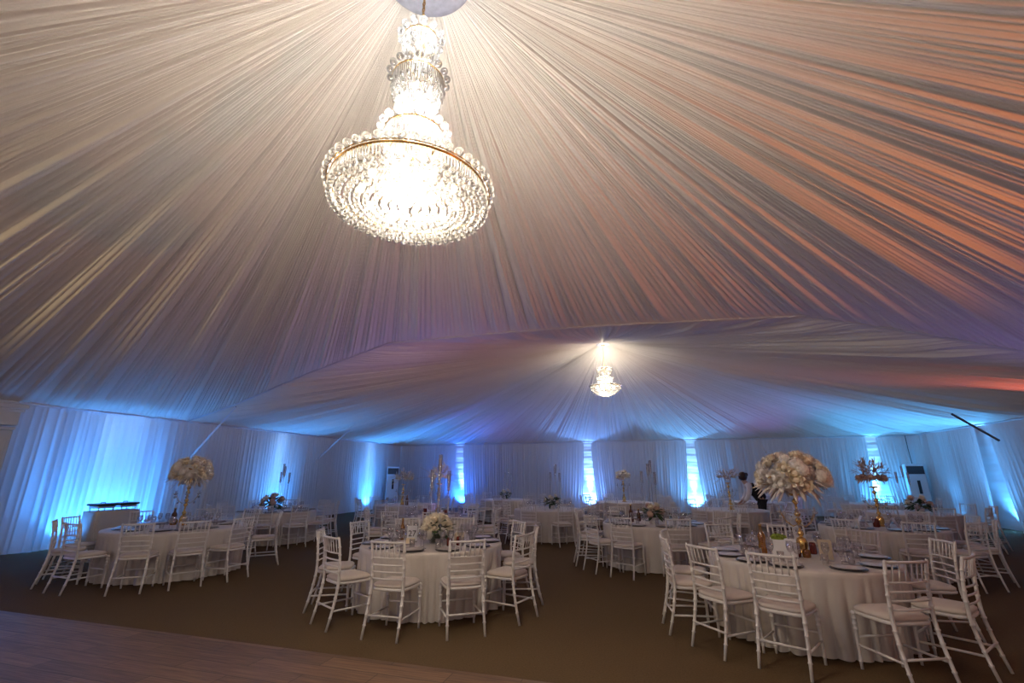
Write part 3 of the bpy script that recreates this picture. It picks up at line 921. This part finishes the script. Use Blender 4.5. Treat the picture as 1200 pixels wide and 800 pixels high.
low_flowers('T6', 'leafy green arrangement with white roses on third-row centre table', .08, 0, .22, 6, 7, 60)
candelabrum('T6', 'faint clear candelabrum above leafy arrangement on third-row centre table', .1, .30, 4)
low_flowers('T7', 'spreading dark green arrangement on second-row table by left wall', -.2, 0, .28, 9, 8, 70, 1)
candelabrum('T7', 'candelabrum with dark slim candles against blue strip of left wall', -.2, .30, 4)
low_flowers('T12', 'dark red and green low arrangement before the right corner air conditioner', .2, 0, .26, 10, 8, 50, 1)
candelabrum('T12', 'white candelabrum left of the right corner air conditioner', .15, .30, 3)
low_flowers('T10', 'small dark green arrangement on back-row table at left', 0, 0, .22, 11, 6, 50)
candelabrum('T10', 'white tube-candle candelabrum on back-row table at left', 0, .30, 3)

# ------------------------------------------------------------------ buffet by the left wall
bx, by = -12.02, 7.95
mb = MB()
g = np.random.default_rng(3)
n = 120; rings = []
for t_ in (0, .02, .3, .6, 1):
    r_ = []
    for j in range(n):
        a = 2 * PI * j / n; c_, s_ = math.cos(a), math.sin(a)
        X = .26 * math.copysign(abs(c_) ** .25, c_); Y = .47 * math.copysign(abs(s_) ** .25, s_)
        k_ = 1 + .02 * t_ + .03 * t_ * math.sin(j * PI / 3)
        r_.append((X * k_, Y * k_, .78 * (1 - t_) + .012 * t_))
    rings.append(r_)
mb.loft(rings[::-1])
tag(mb.build('buffet_table', 'cloth', None, True, (bx, by, 0)), 'white cloth buffet table glowing blue beside the brightest wall curtain', 'table')
for q, (dy, lab_) in enumerate(((-.235, 'chafing dish with black lid on buffet, nearer the bright curtain fold'), (.235, 'chafing dish with black lid on buffet, right-hand one'))):
    t = thing('chafing_dish', lab_, 'chafing dish', (bx, by + dy, .78))
    MB().box((0, 0, .085), (.32, .36, .05), 0, .012).build('pan', 'silver', t, False)
    for sx in (-1, 1):
        for sy in (-1, 1): MB().tube([(.14 * sx, .15 * sy, 0), (.14 * sx, .15 * sy, .07)], .01, 6).build('leg', 'silver', t)
    MB().box((0, 0, .135), (.38, .43, .045), 0, .015).build('lid', 'dark', t, False)
    MB().tube([(.0, -.05, .157), (0, -.04, .18), (0, .04, .18), (0, .05, .157)], .008, 6).build('handle', 'dark', t)

# ------------------------------------------------------------------ floor standing air conditioners
def aircon(x, y, rz, label):
    t = thing('air_conditioner', label, 'air conditioner', (x, y, 0), rz)
    MB().box((0, 0, .98), (.56, .34, 1.92), 0, .03).build('body', 'ac', t, False)
    MB().box((0, 0, .02), (.60, .38, .04), 0, .008).build('plinth', 'dark', t, False)
    g_ = MB().box((0, -.172, 1.72), (.50, .012, .28), 0, .004).build('outlet_grille', 'dark', t, False)
    mb = MB()
    for q in range(7): mb.box((0, -.181, 1.61 + q * .036), (.48, .012, .008))
    mb.build('louvre', mat('grey_plastic', (.10, .11, .13), .5) if 'grey_plastic' not in bpy.data.materials else bpy.data.materials['grey_plastic'], g_, False)
    MB().box((0.02, -.175, 1.13), (.09, .014, .46), 0, .005).build('display_panel', 'dark', t, False)
    mb = MB()
    for q in range(6): mb.box((0, -.173, .25 + q * .04), (.42, .008, .01))
    mb.build('intake_slat', 'dark', t, False)
aircon(9.06, 21.0, R(-8), 'white floor-standing air conditioner in the right back corner')
aircon(-12.25, 20.3, R(33), 'white floor-standing air conditioner in the left back corner')
tag(MB().tube([(9.22, 21.38, 1.96), (9.21, 21.40, 2.5), (9.22, 21.42, 3.0)], .012, 6).build('cable', 'dark'), 'thin dark cable rising from right corner air conditioner to ceiling', 'cable')

# ------------------------------------------------------------------ the waiter
def skin_fig(name, pts, edges, radii, m, parent, root=0, sub=1):
    me = bpy.data.meshes.new(name); me.from_pydata(pts, edges, []); me.materials.append(M[m])
    o = link(name, me, parent)
    md = o.modifiers.new('skin', 'SKIN'); md.use_smooth_shade = True
    for i, r_ in enumerate(radii):
        v = me.skin_vertices[0].data[i]; v.radius = (r_, r_) if not isinstance(r_, tuple) else r_; v.use_root = i == root
    o.modifiers.new('sub', 'SUBSURF').levels = sub
    o.modifiers['sub'].render_levels = sub
    return o
W = thing('person', 'waiter in white shirt and black waistcoat leaning over a third-row table', 'person', (2.72, 14.9, 0))
P = [(0, 0, .92), (-.06, 0, 1.06), (-.20, 0, 1.20), (-.30, 0, 1.29), (-.35, -.005, 1.345), (-.385, -.01, 1.42), (-.40, -.015, 1.50), (-.39, -.015, 1.565),
     # legs
     (.02, -.10, .86), (-.01, -.11, .48), (.05, -.11, .09), (-.07, -.12, .035), (.02, .10, .86), (-.01, .11, .48), (.05, .11, .09), (-.07, .12, .035),
     # arms
     (-.27, -.17, 1.26), (-.33, -.22, 1.00), (-.47, -.20, .82), (-.54, -.19, .775), (-.27, .17, 1.26), (-.33, .22, 1.00), (-.48, .20, .82), (-.55, .19, .775)]
Eg = [(0, 1), (1, 2), (2, 3), (3, 4), (4, 5), (5, 6), (6, 7), (0, 8), (8, 9), (9, 10), (10, 11), (0, 12), (12, 13), (13, 14), (14, 15),
      (3, 16), (16, 17), (17, 18), (18, 19), (3, 20), (20, 21), (21, 22), (22, 23)]
Rr = [.11, .11, .12, .095, .055, .085, .098, .07, .085, .062, .042, .035, .085, .062, .042, .035, .045, .04, .03, .026, .045, .04, .03, .026]
for h, sy in ((19, -1), (23, 1)):
    hx, hy, hz = P[h]
    for q in range(5):
        i0 = len(P)
        dy = (q - 2) * .017; L_ = (.055, .075, .08, .075, .06)[q] if q != 0 else .05
        if q == 0: P += [(hx - .02, hy - sy * .035, hz - .005), (hx - .045, hy - sy * .05, hz - .015)]
        else: P += [(hx - .045, hy + dy, hz - .01), (hx - .045 - L_ * .8, hy + dy * 1.2, hz - .03)]
        Rr += [.009, .007]; Eg += [(h, i0), (i0, i0 + 1)]
body = skin_fig('body', P, Eg, Rr, 'skin', W, 0, 1)
skin_fig('waistcoat', [(.03, 0, .86), (.0, 0, .95), (-.06, 0, 1.06), (-.20, 0, 1.20), (-.285, 0, 1.275)], [(0, 1), (1, 2), (2, 3), (3, 4)], [.155, .175, .17, .18, .14], 'black', W)
skin_fig('shirt', [(-.30, 0, 1.28), (-.345, 0, 1.345), (-.27, -.17, 1.26), (-.33, -.22, 1.0), (-.45, -.205, .84), (-.27, .17, 1.26), (-.33, .22, 1.0), (-.46, .205, .84)],
         [(0, 1), (0, 2), (2, 3), (3, 4), (0, 5), (5, 6), (6, 7)], [.14, .08, .088, .066, .047, .088, .066, .047], 'shirt', W)
skin_fig('trousers', [(0, 0, .93), (.02, -.10, .80), (-.01, -.11, .48), (.05, -.11, .10), (.02, .10, .80), (-.01, .11, .48), (.05, .11, .10)],
         [(0, 1), (1, 2), (2, 3), (0, 4), (4, 5), (5, 6)], [.125, .11, .08, .065, .11, .08, .065], 'black', W)
mb = MB(); mb.ball((-.385, -.01, 1.51), .118, 14, 10, 1.1); mb.ball((-.30, 0, 1.56), .06, 10, 8)
mb.build('hair', 'hair', W)
for sy in (-1, 1): MB().ball((-.02, .115 * sy, .04), .05, 10, 6, .7).box((-.06, .115 * sy, .03), (.2, .085, .055), 0, .02).build('shoe', 'black', W)
mb = MB().ball((-.493, -.01, 1.46), .018, 6, 5)
mb.build('nose', 'skin', body)
for sy in (-1, 1): MB().ball((-.475, -.01 + .035 * sy, 1.495), .010, 6, 5).build('eye', 'ink', body)

# ------------------------------------------------------------------ chandeliers
def ring_pts(r, n, ph=0): return [(r * math.cos(2 * PI * i / n + ph), r * math.sin(2 * PI * i / n + ph)) for i in range(n)]
def ico_ball(r):
    import bmesh
    bm = bmesh.new(); bmesh.ops.create_icosphere(bm, subdivisions=2, radius=r)
    me = bpy.data.meshes.new('crystal_ball'); bm.to_mesh(me); bm.free()
    me.materials.append(M['crystal']); me.polygons.foreach_set('use_smooth', [True] * len(me.polygons)); return me
BULB = MB().ball((0, 0, 0), .026, 10, 7, 1.3).mesh('bulb', 'bulb')
def chandelier(label, loc, tiers, bowl, chain_top, detail):
    """tiers: (ring z, ring r, foot z, foot r); bowl: (ring z, ring r, bottom z)"""
    t = thing('chandelier', label, 'chandelier', loc)
    sc = bowl[1] / .62
    top_z = max(q[0] for q in tiers)
    # chain
    mb = MB(); z = top_z + .10; k = 0
    mb.tube([(0, 0, bowl[0]), (0, 0, z)], .009 * sc, 8)
    while z < chain_top - .02:
        l = []
        for q in range(13):
            a = 2 * PI * q / 12; u, v = .011 * math.sin(a), .024 * math.cos(a)
            l.append((u if k % 2 else 0, 0 if k % 2 else u, z + .02 + v))
        mb.tube(l, .0038, 5, False); z += .034; k += 1
    mb.build('chain', 'brass', t)
    MB().lathe([(.02, chain_top - .05), (.05, chain_top - .03), (.07, chain_top), (.02, chain_top + .01)], 16).build('ceiling_hook', 'gold', t)
    ball = ico_ball(.034 * sc)
    # upper tiers
    for (zr, rr, zf, rf) in tiers:
        hoop = MB()
        n = 48; hoop.tube([(rr * math.cos(2 * PI * i / n), rr * math.sin(2 * PI * i / n), zr) for i in range(n + 1)], .007 * sc, 6, False)
        for i in range(4):
            a = PI / 2 * i; hoop.tube([(0, 0, zr), (rr * math.cos(a), rr * math.sin(a), zr)], .004 * sc, 5)
        tr = hoop.build('tier', 'gold', t)
        # hanging prisms drawn in to the foot of the tier
        mb = MB(); m_ = int(2 * PI * rr / (.020 * sc))
        for i in range(m_):
            a = 2 * PI * i / m_; ca, sa = math.cos(a), math.sin(a)
            mb.tube([(rr * ca, rr * sa, zr - .006), (rr * .99 * ca, rr * .99 * sa, zr - (zr - zf) * .4), ((rr * .5 + rf * .5) * ca, (rr * .5 + rf * .5) * sa, zr - (zr - zf) * .75), (rf * ca, rf * sa, zf)],
                    [.007 * sc, .007 * sc, .006 * sc, .005 * sc], 4)
        mb.build('crystal_prism', 'crystal', tr)
        mb = MB()
        for j, (f_, zz) in enumerate(((.98, .30), (.92, .5), (.8, .72), (.62, .92))):
            r2 = rr + (rf - rr) * f_ * .6 if False else rr * f_; m2 = max(6, int(2 * PI * r2 / (.062 * sc)))
            for (x, y) in ring_pts(r2 * (.9 if rf > rr else 1), m2, j * .2): mb.ball((x, y, zr - (zr - zf) * zz), .020 * sc, 6, 5)
        mb.build('bead_string', 'crystal', tr)['kind'] = 'stuff'
        nb = max(8, int(2 * PI * (rr + .02) / (.085 * sc)))
        if detail:
            for (x, y) in ring_pts(rr + .025 * sc, nb):
                link('crystal_ball', ball, tr, (x, y, zr + .038 * sc))
        else:
            mb = MB()
            for (x, y) in ring_pts(rr + .025 * sc, nb): mb.ball((x, y, zr + .035 * sc), .032 * sc, 6, 5)
            mb.build('crystal_bead', 'crystal', tr)['kind'] = 'stuff'
        for (x, y) in ring_pts(rr * .5, 5 if detail else 3): link('bulb', BULB, tr, (x, y, zr - (zr - zf) * .45))
    # great bowl
    zr, rr, zb = bowl
    hoop = MB(); n = 72
    for dz, rad in ((0, .011), (.022, .005)):
        hoop.tube([((rr + dz) * math.cos(2 * PI * i / n), (rr + dz) * math.sin(2 * PI * i / n), zr + dz * .3) for i in range(n + 1)], rad * sc, 6, False)
    for i in range(8):
        a = PI / 4 * i; hoop.tube([(0, 0, zr + .02), (rr * math.cos(a), rr * math.sin(a), zr)], .006 * sc, 5)
    bw = hoop.build('bowl_hoop', 'gold', t)
    nb = int(2 * PI * (rr + .03) / (.083 * sc))
    if detail:
        for (x, y) in ring_pts(rr + .032 * sc, nb): link('crystal_ball', ball, bw, (x, y, zr + .034 * sc))
    else:
        mb = MB()
        for (x, y) in ring_pts(rr + .032 * sc, nb): mb.ball((x, y, zr + .034 * sc), .034 * sc, 6, 5)
        mb.build('crystal_bead', 'crystal', bw)['kind'] = 'stuff'
    mb = MB(); m_ = int(2 * PI * rr / (.027 * sc)); pr = .085 * sc
    for i in range(m_):
        a = 2 * PI * i / m_; ca, sa = math.cos(a), math.sin(a)
        mb.tube([(rr * ca, rr * sa, zr - .008), (rr * ca, rr * sa, zr - pr)], [.0075 * sc, .0065 * sc], 5)
    mb.build('crystal_prism', 'crystal', bw)
    nr = 9
    for j in range(nr):
        u = j / (nr - 1); r2 = rr * (1.0 - .90 * u) * (1 if u else .99); z2 = (zr - pr - .025 * sc) + (zb - zr + pr + .06 * sc) * math.sin(PI / 2 * min(1, u * 1.05)) ** 1.0
        m2 = max(5, int(2 * PI * r2 / (.066 * sc))); mb = MB()
        for (x, y) in ring_pts(r2, m2, j * .17): mb.ball((x, y, z2), .029 * sc, 7, 6)
        mb.build('crystal_ring', 'crystal', bw)
    for (x, y) in ring_pts(rr * .62, 10) + ring_pts(rr * .3, 6, .3): link('bulb', BULB, bw, (x, y, zr - .03 * sc))
    return t
chandelier('huge lit crystal chandelier of stacked tiers hanging nearest, from the silver ceiling disc', (-1.6, 2.62, 0),
           [(4.10, .235, 3.80, .19), (4.64, .205, 4.30, .11), (5.06, .15, 4.80, .085)], (3.58, .57, 3.43), 5.86, True)
chandelier('small lit crystal chandelier hanging far back under the second ceiling peak', (-1.45, 15.7, 0),
           [(4.72, .26, 4.48, .17), (5.06, .25, 4.78, .16)], (4.46, .50, 4.12), 5.95, False)
tag(MB().lathe([(.05, .0), (.36, .0), (.42, .015), (.43, .035), (.40, .05), (.05, .055)], 48).build('ceiling_disc', 'rose', None, True, (-1.6, 2.62, 5.85)),
    'silver round disc where the folds gather above the nearest chandelier', 'ceiling disc')
tag(MB().lathe([(.05, .0), (.2, .0), (.24, .015), (.22, .04), (.05, .045)], 32).build('ceiling_disc', 'rose', None, True, (-1.45, 15.7, 5.94)),
    'small pale disc where the folds gather above the far chandelier', 'ceiling disc')

# ------------------------------------------------------------------ lights
def lamp(kind, loc, power, col, r=.05, target=None, angle=60, blend=.6, **kw):
    d = bpy.data.lights.new('lamp', kind); d.energy = power; d.color = col; d.shadow_soft_size = r
    o = bpy.data.objects.new('lamp', d); COL.objects.link(o); o.location = loc
    if kind == 'SPOT':
        d.spot_size = R(angle); d.spot_blend = blend
    if target is not None:
        o.rotation_euler = (Vector(target) - Vector(loc)).to_track_quat('-Z', 'Y').to_euler()
    return o
WARM = (1.0, .87, .70); NEUT = (1.0, .97, .94); BLUE = (.045, .30, .96); CYAN = (.07, .40, 1.0); CORE = (.38, .68, 1.0)
# chandelier lamps
lamp('POINT', (-1.6, 2.62, 3.66), 245, WARM, .3)
lamp('POINT', (-1.6, 2.62, 4.25), 130, NEUT, .15)
lamp('POINT', (-1.6, 2.62, 5.1), 34, (.92, .96, 1), .10)
lamp('POINT', (-1.6, 2.62, 3.50), 75, WARM, .25)
lamp('POINT', (-1.45, 15.7, 4.55), 150, WARM, .2)
lamp('POINT', (-1.45, 15.7, 5.2), 45, WARM, .1)
lamp('POINT', (-1.45, 15.7, 4.25), 40, WARM, .2)
# added warm fill behind the camera, for an assumed unseen next chandelier
lamp('POINT', (-1.6, -8.5, 3.7), 280, WARM, .4)
# blue LED uplighters between curtain and tent wall, and washing the ceiling
def uplight(x, y, wall, n, col, pw, wash, core=0.0):
    """n: inward direction; one wide and one narrow lamp at the foot of the wall behind the curtain, one wash in front"""
    nx, ny = n
    bx, by = x - nx * .20, y - ny * .20
    lamp('SPOT', (bx, by, .10), pw * (.7 if ny and not nx else .3), col, .04, (bx - nx * .04, by - ny * .04, 3), 120, .8)
    lamp('SPOT', (bx, by, .10), pw * 2.2, col, .04, (bx - nx * .20, by - ny * .20, 2.3), 30, 1.0)
    if core: lamp('SPOT', (bx, by, .10), core, CORE, .03, (bx - nx * .18, by - ny * .18, 2.3), 24, 1.0)  # extra pale lamp, added to whiten the middle of the strip
    lamp('SPOT', (x + nx * .35, y + ny * .35, .12), wash, col, .06, (x + nx * 1.1, y + ny * 1.1, 3), 95, 1.0)
for gx, c_ in zip(BG, ((.02, .16, 1), (.12, .32, 1), (.10, .40, 1), (.06, .42, 1))):
    uplight(gx, YB, 0, (0, -1), c_, 700, 200, 1100)
for yy, pw, ws, co in ((7.4, 900, 90, 0), (8.0, 1500, 200, 5200), (8.5, 1500, 120, 3600), (9.1, 700, 60, 0), (13.45, 1500, 500, 4500), (18.9, 1800, 700, 4500)):
    uplight(XL, yy, 0, (1, 0), BLUE, pw, ws, co)
uplight(XR, 17.55, 0, (-1, 0), CYAN, 1200, 500, 1500)
uplight(XR, 19.6, 0, (-1, 0), CYAN, 100, 240)
# amber / red stage lamps at the right, playing over the folds
lamp('SPOT', (8.9, 1.0, 1.0), 1350, (1, .25, .035), .12, (2.5, 4.3, 5.7), 72, .9)
lamp('SPOT', (9.0, 12.0, 2.3), 300, (1, .16, .10), .15, (5.0, 13.0, 4.2), 60, .9)
lamp('SPOT', (-12.2, -1.5, 2.2), 650, (1, .74, .36), .15, (-5.5, 2.2, 5.2), 90, .9)  # added amber fill from the left, to side-light the folds
lamp('SPOT', (-12.0, 3.0, 1.4), 200, (.14, .22, 1), .15, (-6.2, 3.0, 0), 70, .9)
# violet wash over the folds from the back corners
lamp('SPOT', (-9.5, 20.9, .3), 380, (.22, .20, 1), .2, (-4, 16, 5.0), 100, 1.0)
lamp('SPOT', (6.0, 20.9, .3), 380, (.40, .24, 1), .2, (1.5, 15.5, 5.2), 100, 1.0)
lamp('SPOT', (-5.0, 11.0, .3), 160, (.40, .24, 1), .2, (-5.5, 8.0, 4.7), 110, 1.0)
lamp('SPOT', (7.5, 9.0, .3), 130, (.30, .22, 1), .2, (5.8, 8.0, 3.9), 100, 1.0)
# soft violet wash of the hall
w = bpy.data.worlds.new('world'); S.world = w; w.use_nodes = True
w.node_tree.nodes['Background'].inputs['Color'].default_value = (.56, .50, .66, 1)
w.node_tree.nodes['Background'].inputs['Strength'].default_value = 0.28
